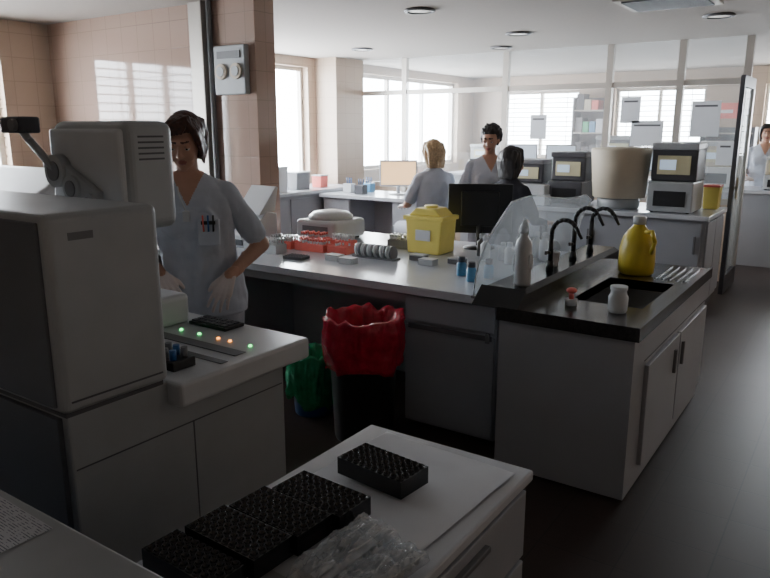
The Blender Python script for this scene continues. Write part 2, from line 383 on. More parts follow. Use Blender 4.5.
o = Obj('sharps_container'); x, y = -2.37, 4.02
t = .14
o.prism([(x-t*.88, BZ+.001), (x+t*.88, BZ+.001), (x+t, BZ+.23), (x-t, BZ+.23)], 'y', y-.10, y+.10, 'yellow', .01)
o.box(x-t-.012, x+t+.012, y-.112, y+.112, BZ+.222, BZ+.25, 'yellow', .006)
o.prism([(x-t*.9, BZ+.25), (x+t*.9, BZ+.25), (x+.07, BZ+.30), (x-.07, BZ+.30)], 'y', y-.085, y+.085, 'yellow', .008)
o.cyl((x, y, BZ+.295), (x, y, BZ+.315), .045, 'yellow').box(x-.055, x+.055, y-.109, y-.102, BZ+.09, BZ+.16, 'paper'); o.done()

def monitor(name, x, y, z, rot, w, h, scr, body='black', back=False):
    o = Obj(name)
    o.box(-w/2, w/2, -.02, .02, .10, .10+h, body, .006); o.box(-w/2+.02, w/2-.02, -.0225, -.02, .12, .08+h, scr)
    o.box(-w*.3, w*.3, .02, .05, .15, .05+h, body, .01)
    o.cyl((0, .03, .01), (0, .03, .16), .022, body); o.lathe([(.11, 0), (.11, .008), (.03, .018)], (0, .03, 0), body)
    return o.done((x, y, z), rot)
monitor('computer_monitor', -2.19, 4.38, BZ+.001, math.radians(205), .44, .34, 'scrn')
def rack(name, x, y, z, nx, ny, p, h, m, rot=0, rr=.36, tubes=None, skirt=True):
    o = Obj(name); W, D = nx*p, ny*p; e_ = .004
    o.wells(-W/2, -D/2, nx, ny, p, h, h*.85, p*rr, m)
    o.box(-W/2-e_, -W/2, -D/2-e_, D/2+e_, 0, h-.001, m).box(W/2, W/2+e_, -D/2-e_, D/2+e_, 0, h-.001, m)
    o.box(-W/2, W/2, -D/2-e_, -D/2, 0, h-.001, m).box(-W/2, W/2, D/2, D/2+e_, 0, h-.001, m).box(-W/2, W/2, -D/2, D/2, 0, .003, m)
    if tubes:
        for i in range(nx):
            for j in range(ny):
                if random.random() < tubes[1]:
                    o.cyl((-W/2+(i+.5)*p, -D/2+(j+.5)*p, .01), (-W/2+(i+.5)*p, -D/2+(j+.5)*p, h+.022), p*.28, 'milky', seg=8)
                    o.cyl((-W/2+(i+.5)*p, -D/2+(j+.5)*p, h+.02), (-W/2+(i+.5)*p, -D/2+(j+.5)*p, h+.036), p*.33, tubes[0], seg=8)
    return o.done((x, y, z), rot)
rack('tube_rack', -3.20, 3.80, BZ+.001, 8, 4, .024, .06, 'redp', .05, tubes=('redp', .7))
rack('tube_rack', -2.96, 3.80, BZ+.001, 8, 4, .024, .06, 'redp', -.03, tubes=('milky', .6))
rack('tube_rack', -3.06, 3.62, BZ+.001, 10, 4, .024, .05, 'redp', .02, tubes=('redp', .5))
rack('tube_rack', -3.31, 3.61, BZ+.001, 8, 4, .024, .05, 'redp', .0, tubes=('milky', .5))
rack('tube_rack', -2.84, 3.64, BZ+.001, 6, 4, .024, .05, 'redp', .1, tubes=('redp', .5))
rack('tube_rack', -3.30, 3.40, BZ+.001, 12, 4, .024, .06, 'milky', .0, tubes=('milky', .8))
rack('tube_rack', -2.62, 4.05, BZ+.001, 7, 4, .024, .06, 'mgrey', .1, tubes=('plasl', .7))
rack('tube_rack', -2.95, 3.32, BZ+.001, 6, 4, .022, .02, 'dgrey', .1)
o = Obj('petri_dish_row')
for i in range(12):
    o.cyl((-2.68+i*.024, 3.62, BZ+.046), (-2.666+i*.024, 3.62, BZ+.048), .043, 'mgrey' if i % 2 else 'milky')
o.box(-2.70, -2.38, 3.58, 3.66, BZ+.001, BZ+.012, 'mgrey'); o.done()
for i, (x, y, m_) in enumerate(((-2.72, 3.42, 'milky'), (-2.58, 3.38, 'milky'), (-2.15, 3.62, 'plasl'), (-2.02, 3.75, 'mgrey'), (-2.28, 3.72, 'mgrey'))):
    o = Obj('sample_box'); o.box(x-.05, x+.05, y-.035, y+.035, BZ+.001, BZ+.03, m_, .003); o.box(x-.052, x+.052, y-.037, y+.037, BZ+.03, BZ+.038, 'plasl', .002); o.done()
for (x, y, m_, h) in ((-2.62, 4.30, 'milky', .13), (-2.53, 4.34, 'lblue', .10), (-1.93, 3.95, 'milky', .14), (-1.84, 4.02, 'plasl', .1), (-1.75, 3.92, 'milky', .12), (-1.62, 4.15, 'plasl', .16), (-1.70, 4.22, 'milky', .15), (-1.62, 3.75, 'milky', .11), (-2.02, 4.08, 'mgrey', .13), (-1.80, 4.20, 'dgrey', .17)):
    o = Obj('reagent_bottle'); o.lathe([(.03, 0), (.032, .005), (.032, h*.7), (.014, h*.85), (.014, h)], (x, y, BZ+.001), m_); o.lathe([(.017, h*.9), (.017, h*1.1), (.012, h*1.12)], (x, y, BZ+.001), 'plasl'); o.done()
o = Obj('benchtop_centrifuge'); x, y = -3.32, 4.14
o.box(x-.19, x+.19, y-.19, y+.19, BZ+.012, BZ+.15, 'plasl', .03, 4); o.lathe([(.17, .15), (.165, .175), (.13, .20), (.05, .215)], (x, y, BZ), 'plasl')
o.box(x-.12, x+.12, y-.195, y-.186, BZ+.05, BZ+.11, 'mgrey', .003)
for i in (-1, 1):
    for j in (-1, 1): o.cyl((x+i*.14, y+j*.14, BZ+.001), (x+i*.14, y+j*.14, BZ+.02), .02, 'black')
o.done()
o = Obj('label_printer'); x, y = -3.60, 3.56
o.prism([(y-.15, BZ+.001), (y+.15, BZ+.001), (y+.15, BZ+.22), (y+.05, BZ+.24), (y-.15, BZ+.09)], 'x', x-.13, x+.13, 'plasl', .008)
o.prism([(y-.02, BZ+.22), (y+.14, BZ+.235), (y+.18, BZ+.40), (y+.16, BZ+.41)], 'x', x-.12, x+.12, 'plasl', .004)
o.box(x-.08, x+.08, y-.16, y-.145, BZ+.02, BZ+.06, 'dgrey'); o.done()

# ------------------------------------------------------------------ waste bins
def bin_(name, x, y, r, h, body, bag, drop):
    o = Obj(name)
    o.lathe([(r*.80, 0), (r*.82, .01), (r*.97, h-.02), (r, h-.015), (r, h), (r*.95, h), (r*.80, .05), (.01, .045)], (x, y, .001), body)
    sd = random.uniform(0, 50)
    prof = []
    for i in range(11): q = i/10; prof.append((r+.008+.016*math.sin(q*math.pi*.9), h-drop*(1-q)))
    prof += [(r+.010, h+.016), (r-.004, h+.020), (r*.86, h+.0), (r*.78, h-.12), (r*.55, h-.28)]
    def fn(rr, z, a, k):
        c, s_ = math.cos(a), math.sin(a)
        v = Vector((c*2.2+sd, s_*2.2, z*5)); v2 = Vector((c*6+sd, s_*6, z*14)); v3 = Vector((c*13+sd, s_*13, z*30))
        w = .030*noise.noise(v)+.018*(abs(noise.noise(v2))-.2)+.009*noise.noise(v3)
        dz_ = 0
        if k < 3: dz_ = (.09*noise.noise(Vector((c*1.5+sd, s_*1.5, 3)))+.03*noise.noise(Vector((c*5, s_*5, sd))))*(1-k/3)
        elif k > 9: dz_ = .03*noise.noise(Vector((c*3, s_*3, sd)))
        lim = max(rr+w, r+.004) if k < 12 else rr+w
        return (lim, z+dz_)
    o.lathe(prof, (x, y, .001), bag, seg=150, fn=fn)
    o.done()
bin_('waste_bin', -2.06, 2.82, .19, .645, 'binb', 'red', .24)
bin_('waste_bin', -2.49, 2.92, .135, .35, 'blue', 'green', .27)

# ------------------------------------------------------------------ large analyser on the left
a = Obj('clinical_chemistry_analyzer')
a.box(-2.9, -1.66, .95, 1.78, .04, .86, 'plas', .006); a.box(-2.85, -1.72, 1.0, 1.74, 0, .04, 'dgrey')
a.box(-2.88, -1.685, .935, .951, .05, .85, 'plas_shaded', .002)  # thin dark sheet, paints shade onto the lower front face
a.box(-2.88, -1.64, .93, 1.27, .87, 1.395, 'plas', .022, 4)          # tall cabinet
a.box(-2.86, -1.665, .922, .932, .89, 1.375, 'plas_shaded', .004)  # same painted shade on the front of the tall cabinet
a.box(-1.642, -1.6385, .955, 1.245, .90, .905, 'edge'); a.box(-2.86, -1.655, .945, 1.255, .858, .872, 'edge')
a.box(-1.661, -1.6585, .96, 1.77, .70, .704, 'edge'); a.box(-1.661, -1.6585, 1.36, 1.364, .06, .70, 'edge')
a.box(-1.6405, -1.6385, .99, 1.06, 1.325, 1.345, 'mgrey')
a.box(-2.3, -1.60, 1.272, 1.86, .785, .862, 'plasl', .012, 3)       # sample ledge
a.box(-2.28, -1.64, 1.47, 1.50, .8625, .864, 'edge'); a.box(-2.28, -1.66, 1.55, 1.60, .8625, .866, 'mgrey', .001)
a.box(-2.75, -2.12, 1.28, 1.76, .862, .98, 'plasl', .02, 3)
for i, x in enumerate((-2.06, -1.96, -1.86, -1.80, -1.70)):
    a.sph((x, 1.66, .864), (.007, .007, .005), 'ledg' if i not in (2, 3) else 'ledo', 10)
a.box(-1.86, -1.70, 1.33, 1.42, .862, .893, 'black', .004)
for i in range(4):
    for j in range(2):
        a.cyl((-1.84+i*.038, 1.352+j*.045, .89), (-1.84+i*.038, 1.352+j*.045, .925), .011, 'blue' if (i+j) % 2 else 'mgrey', seg=10)
a.box(-2.36, -1.95, 1.40, 1.60, 1.27, 1.625, 'plas', .035, 5)
a.box(-2.35, -1.96, 1.385, 1.41, 1.295, 1.60, 'plasl', .012, 3)
a.box(-2.22, -2.10, 1.46, 1.56, .97, 1.28, 'mgrey', .01)
for i in range(5): a.box(-1.951, -1.9485, 1.45, 1.55, 1.50+i*.018, 1.506+i*.018, 'edge')
for (x, z, r) in ((-2.28, 1.46, .055), (-2.19, 1.405, .045), (-2.10, 1.36, .035)):
    a.cyl((x, 1.39, z), (x, 1.35, z), r, 'plas'); a.cyl((x, 1.352, z), (x, 1.345, z), r*.6, 'mgrey')
a.prism([(-2.33, 1.44), (-2.27, 1.50), (-2.06, 1.40), (-2.06, 1.33)], 'y', 1.36, 1.385, 'plas', .005)
a.tube([(-2.28, 1.36, 1.46), (-2.37, 1.33, 1.56), (-2.42, 1.33, 1.60)], .014, 'plas')
a.box(-2.48, -2.36, 1.29, 1.37, 1.585, 1.64, 'dgrey', .008).cyl((-2.38, 1.29, 1.612), (-2.38, 1.275, 1.612), .02, 'mgrey')
a.done()
k = Obj('barcode_keypad'); k.box(-2.10, -1.90, 1.73, 1.83, .863, .876, 'black', .003)
for i in range(6):
    for j in range(3): k.box(-2.09+i*.031, -2.067+i*.031, 1.738+j*.028, 1.76+j*.028, .876, .882, 'dgrey')
k.done()
i_ = Obj('floor_standing_analyzer'); x, y = -4.35, 2.35
i_.box(x-.55, x+.5, y-.4, y+.4, 0.03, .95, 'plas', .02); i_.box(x-.5, x+.45, y-.35, y+.35, 0, .03, 'dgrey')
i_.prism([(y-.39, .95), (y+.39, .95), (y+.39, 1.33), (y+.05, 1.37), (y-.39, 1.12)], 'x', x-.54, x+.49, 'plasl', .02)
i_.box(x-.2, x+.3, y-.401, y-.39, 1.0, 1.08, 'dgrey'); i_.box(x+.10, x+.40, y+.1, y+.35, 1.355, 1.42, 'mgrey', .01); i_.done()

# ------------------------------------------------------------------ foreground cart
CZ = .75
c = Obj('drawer_cart')
c.box(-1.12, -.61, .72, 1.57, CZ-.03, CZ, 'top', .006); c.box(-1.10, -.635, .74, 1.55, .09, CZ-.03, 'white')
for (z0, z1) in ((.52, .705), (.31, .505), (.10, .295)):
    c.box(-.635, -.615, .75, 1.54, z0, z1, 'white', .004); c.box(-.616, -.600, .98, 1.31, z1-.045, z1-.03, 'mgrey', .003)
for sx in (-1.05, -.68):
    for sy in (.8, 1.49):
        c.cyl((sx-.015, sy, .036), (sx+.015, sy, .036), .035, 'black'); c.box(sx-.02, sx+.02, sy-.02, sy+.02, .05, .09, 'mgrey')
c.done()
def sheet(name, x0, x1, y0, y1, z, m, n=30, amp=.004, rot=0):
    o = Obj(name); t = bmesh.new(); vs = []
    W, D = x1-x0, y1-y0
    for i in range(n+1):
        row = []
        for j in range(n+1):
            px = -W/2+W*i/n; py = -D/2+D*j/n
            h = amp*(1+noise.noise(Vector((px*7, py*7, 1.3))))*.8+.0015*abs(noise.noise(Vector((px*30, py*30, 4))))
            row.append(t.verts.new((px, py, h+.0005)))
        vs.append(row)
    for i in range(n):
        for j in range(n): t.faces.new((vs[i][j], vs[i+1][j], vs[i+1][j+1], vs[i][j+1]))
    o.add(t, m, True); return o.done(((x0+x1)/2, (y0+y1)/2, z), rot)
sheet('paper_sheet', -1.06, -.655, .88, 1.53, CZ+.0005, 'paper', rot=-.05)
RZ = CZ+.011
rack('tube_block', -.895, 1.30, RZ, 10, 5, .0195, .045, 'blackg', -.10, .40)
rack('tube_block', -.925, 1.10, RZ, 10, 5, .0195, .045, 'blackg', -.05, .40)
rack('tube_block', -.95, .993, RZ, 10, 5, .0195, .045, 'blackg', -.04, .40)
rack('tube_block', -.965, .885, RZ, 10, 5, .0195, .045, 'blackg', -.03, .40)
rack('tube_block', -.985, .785, CZ+.001, 10, 4, .0195, .045, 'blackg', -.02, .40)
def polybag(x, y, W, D, hh, rot, ph):
    o = Obj('clear_plastic_bag'); t = bmesh.new(); n = 60; vs = []
    for i in range(n+1):
        row = []
        for j in range(n+1):
            p_ = i/n*2-1; q_ = j/n*2-1
            env = max(0, (1-p_**6)*(1-q_**6))**.5
            n1 = noise.noise(Vector((p_*3+ph, q_*4, ph))); n2 = 1-abs(noise.noise(Vector((p_*6+ph, q_*9, ph*2))))*2.2
            hgt = .62+.25*n1+.22*n2
            row.append(t.verts.new((p_*W/2*(1+.05*n1), q_*D/2*(1+.05*n1), .001+hh*env*hgt)))
        vs.append(row)
    for i in range(n):
        for j in range(n): t.faces.new((vs[i][j], vs[i+1][j], vs[i+1][j+1], vs[i][j+1]))
    o.add(t, 'bag', False)
    for k in range(4):      # rows of tube strips seen through the film
        xx = -W*.34+k*W*.225
        for j in range(9):
            yy = -D*.38+j*D*.095
            o.cyl((xx, yy, .003), (xx, yy, hh*.42), .0062, 'milky', .0085, seg=10)
        o.box(xx-.009, xx+.009, -D*.43, D*.43, hh*.42, hh*.42+.002, 'milky')
    return o.done((x, y, CZ+.011), rot)
polybag(-.768, .985, .100, .245, .052, -.04, .3); polybag(-.676, .955, .082, .245, .048, -.10, 2.1)

c = Obj('side_counter'); c.box(-2.6, -.82, -.15, .62, .86, .90, 'plas', .006); c.box(-2.57, -.85, -.1, .58, .08, .86, 'white')
c.box(-2.55, -.88, -.08, .55, 0, .08, 'dgrey')
for i in range(3): c.box(-2.55+i*.57, -2.0+i*.57, .58, .596, .1, .84, 'white', .003)
c.done()
sheet('printed_form', -1.37, -1.13, .40, .60, .9005, 'print', 8, .0004, -.03)

# ------------------------------------------------------------------ rear counter and instruments
RC = .88
c = Obj('rear_counter')
c.box(-3.45, -1.05, 6.35, 7.25, RC-.04, RC, 'top', .004); c.box(-3.42, -1.08, 6.40, 7.2, .08, RC-.04, 'white'); c.box(-3.4, -1.1, 6.45, 7.15, 0, .08, 'dgrey')
n = 5
for i in range(n):
    w = 2.30/n; x = -3.40+i*w; c.box(x+.006, x+w-.006, 6.38, 6.40, .12, RC-.06, 'white', .003); c.box(x+w-.06, x+w-.045, 6.36, 6.38, .55, .70, 'mgrey')
for j in range(2): c.box(-1.08, -1.062, 6.42+j*.39, 6.79+j*.39, .12, RC-.06, 'white', .003)
c.done()
o = Obj('hooded_incubator'); x, y = -1.90, 6.66
o.lathe([(.18, .001), (.19, .02), (.19, .08), (.17, .10)], (x, y, RC), 'plas')
o.lathe([(.225, .10), (.235, .105), (.27, .53), (.262, .545), (.10, .555)], (x, y, RC), 'beige', seg=40); o.done()
def analyser(name, x, y, w, d_, h, front, z=RC, sc_='scrn', low='plasl'):
    o = Obj(name)
    o.box(x-w/2, x+w/2, y-d_/2, y+d_/2, z+.012, z+h*.45, low, .01); o.box(x-w/2, x+w/2, y-d_/2+.08, y+d_/2, z+h*.45, z+h*.92, front, .015)
    o.box(x-w/2-.004, x+w/2+.004, y-d_/2+.06, y+d_/2+.004, z+h*.90, z+h, low, .01)
    o.box(x-w*.36, x+w*.36, y-d_/2+.068, y-d_/2+.082, z+h*.55, z+h*.82, 'cream', .003); o.box(x-w*.3, x+w*.05, y-d_/2+.062, y-d_/2+.07, z+h*.62, z+h*.76, sc_)
    o.box(x-w*.35, x+w*.35, y-d_/2-.004, y-d_/2, z+h*.1, z+h*.32, 'black')
    for sx in (-.4, .4):
        for sy in (-.4, .4): o.cyl((x+w*sx, y+d_*sy, z+.001), (x+w*sx, y+d_*sy, z+.016), .015, 'black', seg=10)
    return o.done()
analyser('hematology_analyzer', -1.40, 6.65, .38, .45, .60, 'dgrey', low='plas')
analyser('coagulation_analyzer', -2.40, 6.78, .34, .40, .50, 'dgrey', low='dgrey')
analyser('urine_analyzer', -2.83, 6.80, .34, .40, .42, 'dgrey', low='mgrey')
o = Obj('storage_boxes'); o.box(-2.78, -2.52, 6.40, 6.54, RC+.001, RC+.10, 'paper', .003).box(-2.76, -2.53, 6.405, 6.535, RC+.101, RC+.19, 'plasl', .003); o.done()
monitor('computer_monitor', -3.22, 6.62, RC+.001, math.radians(28), .40, .32, 'yscrn')
o = Obj('sharps_container'); o.prism([(-1.22, RC+.001), (-1.10, RC+.001), (-1.09, RC+.2), (-1.23, RC+.2)], 'y', 6.98, 7.13, 'yellow', .005); o.box(-1.235, -1.085, 6.97, 7.14, RC+.2, RC+.22, 'redp', .004); o.done()

c = Obj('window_bench'); c.box(X0+.01, -5.45, 4.2, 7.4, .84, .88, 'top', .004); c.box(X0+.01, -5.5, 4.25, 7.35, 0.0, .84, 'white')
for i in range(5): c.box(-5.5, -5.485, 4.28+i*.61, 4.86+i*.61, .1, .8, 'white', .003)
c.done()
c = Obj('writing_desk'); c.box(-5.43, -3.95, 6.55, 7.3, .80, .84, 'top', .004); c.box(-5.40, -5.0, 6.6, 7.25, 0, .80, 'white'); c.box(-4.4, -4.0, 6.6, 7.25, 0, .80, 'white')
for z in (.05, .31, .57):
    for x in (-5.39, -4.39): c.box(x, x+.38, 6.585, 6.6, z, z+.22, 'white', .003)
c.box(-5.0, -4.4, 7.1, 7.12, .2, .80, 'white'); c.done()
monitor('computer_monitor', -4.55, 6.95, .841, math.radians(35), .44, .30, 'orange', 'plasl')
for (x, y, m_, h, w) in ((-5.75, 5.6, 'yellow', .22, .1), (-5.7, 6.0, 'plasl', .28, .14), (-5.75, 6.5, 'mgrey', .2, .12), (-5.7, 6.9, 'redp', .14, .07), (-5.8, 5.2, 'plasl', .3, .16)):
    o = Obj('storage_bin'); o.prism([(x-w, .881), (x+w, .881), (x+w*1.1, .881+h), (x-w*1.1, .881+h)], 'y', y-w, y+w, m_, .006); o.box(x-w*1.15, x+w*1.15, y-w*1.1, y+w*1.1, .881+h, .895+h, 'plasl', .004); o.done()
for (x, y, m_) in ((-5.2, 6.85, 'plasl'), (-4.95, 6.75, 'dgrey'), (-5.05, 7.05, 'lblue')):
    o = Obj('desk_organizer'); o.box(x-.06, x+.06, y-.05, y+.05, .841, .95, m_, .004); 
    for q in range(3): o.cyl((x-.03+q*.03, y, .95), (x-.04+q*.035, y+.01, 1.02), .006, 'blue', seg=8)
    o.done()

c = Obj('far_counter'); c.box(-5.8, -2.3, 10.3, 11.0, .86, .90, 'top', .004); c.box(-5.75, -2.35, 10.35, 10.95, 0, .86, 'white'); c.done()
c = Obj('far_counter'); c.box(-1.9, .6, 9.2, 9.9, .86, .90, 'top', .004); c.box(-1.85, .55, 9.25, 9.85, 0, .86, 'white'); c.done()
analyser('benchtop_analyzer', -3.1, 10.65, .55, .5, .6, 'mgrey', .90, low='plas')
analyser('benchtop_analyzer', -5.2, 10.65, .5, .5, .45, 'plas', .90)
monitor('computer_monitor', -4.6, 10.65, .901, .5, .46, .36, 'scrn'); monitor('computer_monitor', -3.95, 10.6, .901, .4, .46, .36, 'scrn'); monitor('computer_monitor', -2.55, 10.65, .901, .3, .44, .34, 'scrn')
analyser('benchtop_analyzer', -1.55, 9.55, .45, .5, .55, 'beige', .90)
analyser('benchtop_analyzer', -.85, 9.5, .30, .4, .38, 'beige', .90)
o = Obj('red_sign'); o.box(-2.2, -1.7, 11.96, 11.999, 1.75, 1.98, 'redp', .004).box(-2.1, -1.8, 11.955, 11.96, 1.83, 1.88, 'paper'); o.done()
def shelving(x0, x1, y0, y1, h, seed):
    o = Obj('supply_shelving'); rnd = random.Random(seed)
    for x in (x0, x1-.03): o.box(x, x+.03, y0, y1, 0, h, 'mgrey')
    o.box(x0+.03, x1-.03, y1-.012, y1, 0, h, 'mgrey')
    z = .08
    while z < h:
        o.box(x0+.03, x1-.03, y0, y1-.012, z, z+.02, 'metal'); x = x0+.05
        while x < x1-.14 and z+.3 < h+.1:
            w = rnd.uniform(.06, .13); hh = rnd.uniform(.12, .26)
            o.box(x, x+w, y0+.03, y1-.05, z+.02, z+.02+hh, rnd.choice(['paper', 'beige', 'dgrey', 'lblue', 'redp', 'green', 'mgrey', 'yellow']), .003); x += w+.012
        z += .36
    o.done()
shelving(-4.17, -3.63, 11.62, 11.97, 2.1, 3); shelving(-2.17, -1.43, 11.62, 11.95, 1.62, 5)

# ------------------------------------------------------------------ people
def V(*a): return Vector(a)
def displace(me, fn):
    n = len(me.vertices); co_ = np.empty(n*3, 'f'); no_ = np.empty(n*3, 'f')
    me.vertices.foreach_get('co', co_); me.vertices.foreach_get('normal', no_)
    co_ = co_.reshape(n, 3); no_ = no_.reshape(n, 3)
    d_ = np.array([fn(float(a), float(b), float(c)) for a, b, c in co_], 'f')
    co_ = co_+no_*d_[:, None]; me.vertices.foreach_set('co', co_.ravel()); me.update()
def person(name, loc, rot, dz=0.0, seated=False, arms=None, top='coat', legs='trous', hair='hairb', style='bob', head_pitch=0., head_yaw=0., lean=(0, 0), voxel=.008, gloves=True, pocket=False):
    P = []   # (kind, data, label)
    def cap(p0, p1, r0, r1, lab): P.append(('c', Vector(p0), Vector(p1), r0, r1, lab))
    def ell(c, r, lab, R=None): P.append(('e', Vector(c), r, R or Matrix.Identity(3), lab))
    lx, ly = lean
    def tz(z): return z+dz
    def sh(z):   # shift of the spine with height
        k = max(0, (z-.85)/.6); return lx*k, ly*k
    rings = [(.78, .192, .140), (.86, .190, .138), (.95, .178, .128), (1.04, .165, .120), (1.13, .167, .122), (1.22, .174, .130), (1.30, .176, .112), (1.35, .150, .092), (1.39, .105, .072), (1.42, .060, .056)]
    if seated: rings = rings[1:]
    P.append(('t', [(tz(z), sh(z)[0], sh(z)[1], rx, ry) for z, rx, ry in rings], top))
    sx, sy = sh(1.33)
    ell((sx, sy-.070, tz(1.215)), (.125, .066, .080), top)
    for q in (-1, 1): ell((sx+q*.062, sy-.088, tz(1.205)), (.066, .052, .066), top)
    nx, ny = sh(1.42)
    HC = Vector((nx, ny-.03-.03*math.sin(max(0, head_pitch)), tz(1.545)))
    cap((nx, ny+.005, tz(1.37)), (HC.x, HC.y+.02, HC.z-.07), .052, .047, 'skin')
    R = (Matrix.Rotation(head_yaw, 3, 'Z') @ Matrix.Rotation(head_pitch, 3, 'X'))
    def h(x, y, z): return HC+R @ Vector((x, y, z))
    ell(h(0, .015, .022), (.071, .090, .090), 'skin', R); ell(h(0, -.030, -.020), (.060, .060, .078), 'skin', R)
    ell(h(0, -.040, -.062), (.046, .044, .042), 'skin', R); ell(h(0, -.066, -.090), (.020, .018, .016), 'skin', R)
    ell(h(0, -.066, .030), (.044, .020, .018), 'skin', R)      # brow ridge
    cap(h(0, -.086, .008), h(0, -.103, -.028), .0065, .0105, 'skin')
    for q in (-1, 1):
        ell(h(q*.070, .008, -.010), (.008, .018, .028), 'skin', R); ell(h(q*.032, -.064, -.038), (.022, .018, .024), 'skin', R)
        cap(h(q*.014, -.0855, .027), h(q*.044, -.0745, .029), .0038, .0026, 'brow'); ell(h(q*.009, -.096, -.032), (.0075, .0075, .006), 'skin', R)
    ell(h(0, -.086, -.058), (.018, .009, .0042), 'lips', R); ell(h(0, -.085, -.0645), (.015, .009, .0048), 'lips', R)
    # arms
    for q, (el, wr, hd, curl) in zip((-1, 1), arms):
        S = Vector((sx+q*.152, sy, tz(1.322))); E = Vector((el[0], el[1], tz(el[2]))); Wv = Vector((wr[0], wr[1], tz(wr[2])))
        cap((nx+q*.045, ny, tz(1.375)), S, .036, .050, top); mid = S.lerp(E, .78)
        cap(S, mid, .053, .054, top); cap(S.lerp(E, .5), E, .041, .038, 'skin' if top == 'coat' else top)
        cap(E, Wv, .038, .025, 'skin' if top == 'coat' else top)
        D = Vector(hd).normalized(); side = Vector((-q, 0, 0)); side = (side-D*side.dot(D)).normalized(); N = D.cross(side).normalized()
        if N.z > 0: N = -N
        hl = 'glove' if gloves else 'skin'
        for i in range(4):
            o_ = (1.5-i)*.021
            K = Wv+D*(.088-.004*abs(i-1))+side*o_
            cap(Wv+side*o_*.45+D*.005, K, .017, .0125, hl)
            L = [(.040, .026, .02), (.045, .029, .022), (.042, .027, .021), (.032, .021, .018)][i]
            pcur = K; ang = curl*.5
            for sgm, ln in enumerate(L):
                dd = (D*math.cos(ang)+N*math.sin(ang)+side*(1.5-i)*.09).normalized(); nx_ = pcur+dd*ln
                cap(pcur, nx_, .0090-.0008*sgm, .0083-.0008*sgm, hl); pcur = nx_; ang += curl
        T = Wv+D*.025+side*.024; d1 = (D*.75+side*.6+N*.25).normalized(); d2 = (D*.9+side*.25+N*.35).normalized()
        cap(T, T+d1*.045, .015, .011, hl); cap(T+d1*.045, T+d1*.045+d2*.032, .011, .0085, hl)
    # legs
    for q in (-1, 1):
        if seated:
            Hp = V(q*.09, 0, tz(.85)); K = V(q*.12, -.42, tz(.84)); A = V(q*.12, -.38, tz(.84)-.40)
        else:
            Hp = V(q*.09, 0, .83+dz); K = V(q*.10, -.01, .47); A = V(q*.10, .015, .09)
        cap(Hp, K, .090, .062, legs); cap(K, A, .060, .043, legs)
        fz = A.z-.05
        cap(V(A.x, A.y+.02, fz), V(A.x*1.1, A.y-.14, fz-.004), .036, .034, 'shoe'); cap(A, V(A.x, A.y, fz), .04, .036, 'shoe')
    def build(prims, vox, sm):
        bmx = bmesh.new()
        def put(t):
            me = bpy.data.meshes.new('t'); t.to_mesh(me); t.free(); bmx.from_mesh(me); bpy.data.meshes.remove(me)
        for pr in prims:
            t = bmesh.new()
            if pr[0] == 'e':
                bmesh.ops.create_uvsphere(t, u_segments=20, v_segments=14, radius=1); t.transform(Matrix.Translation(pr[1]) @ pr[3].to_4x4() @ Matrix.Diagonal((*pr[2], 1)))
            elif pr[0] == 'c':
                _, p0, p1, r0, r1, _l = pr; d = p1-p0; Rm = V(0, 0, 1).rotation_difference(d.normalized()).to_matrix().to_4x4(); n = 24; L = d.length
                vs = []
                prof = [(r0*math.cos(a), r0*math.sin(a)) for a in [-math.pi/2+.15+(math.pi/2-.15)*i/4 for i in range(5)]]+[(r1*math.cos(a), L+r1*math.sin(a)) for a in [(math.pi/2-.15)*i/4 for i in range(5)]]
                for (rr, z) in prof: vs.append([t.verts.new((rr*math.cos(6.28318*k/n), rr*math.sin(6.28318*k/n), z)) for k in range(n)])
                for a_, b_ in zip(vs[:-1], vs[1:]):
                    for k in range(n): t.faces.new((a_[k], a_[(k+1) % n], b_[(k+1) % n], b_[k]))
                t.faces.new(vs[0][::-1]); t.faces.new(vs[-1]); t.transform(Matrix.Translation(p0) @ Rm)
            else:
                n = 48; vs = []
                for (z, cx, cy, rx, ry) in pr[1]: vs.append([t.verts.new((cx+rx*math.cos(6.28318*k/n), cy+ry*math.sin(6.28318*k/n), z)) for k in range(n)])
                for a_, b_ in zip(vs[:-1], vs[1:]):
                    for k in range(n): t.faces.new((a_[k], a_[(k+1) % n], b_[(k+1) % n], b_[k]))
                t.faces.new(vs[0][::-1]); t.faces.new(vs[-1])
            put(t)
        me = bpy.data.meshes.new('raw'); bmx.to_mesh(me); bmx.free()
        ob = bpy.data.objects.new('raw', me); coll.objects.link(ob)
        m1 = ob.modifiers.new('r', 'REMESH'); m1.mode = 'VOXEL'; m1.voxel_size = vox
        m2 = ob.modifiers.new('s', 'SMOOTH'); m2.iterations = sm; m2.factor = .5
        dg = bpy.context.evaluated_depsgraph_get(); nm = bpy.data.meshes.new_from_object(ob.evaluated_get(dg))
        bpy.data.objects.remove(ob); return nm
    root = bpy.data.objects.new(name, None); coll.objects.link(root); root.location = loc; root.rotation_euler = (0, 0, rot); root.empty_display_size = .1
    me = build(P, voxel, 3 if voxel < .006 else 2)
    labs = ['skin', 'coat', 'trous', 'shoe', 'glove', 'lips', 'brow', 'darkcl']
    for l in labs: me.materials.append(M[hair] if l == 'brow' else M[l])
    n = len(me.polygons); C = np.empty(n*3); me.polygons.foreach_get('center', C); C = C.reshape(n, 3)
    best = np.full(n, 1e9); lab = np.zeros(n, int)
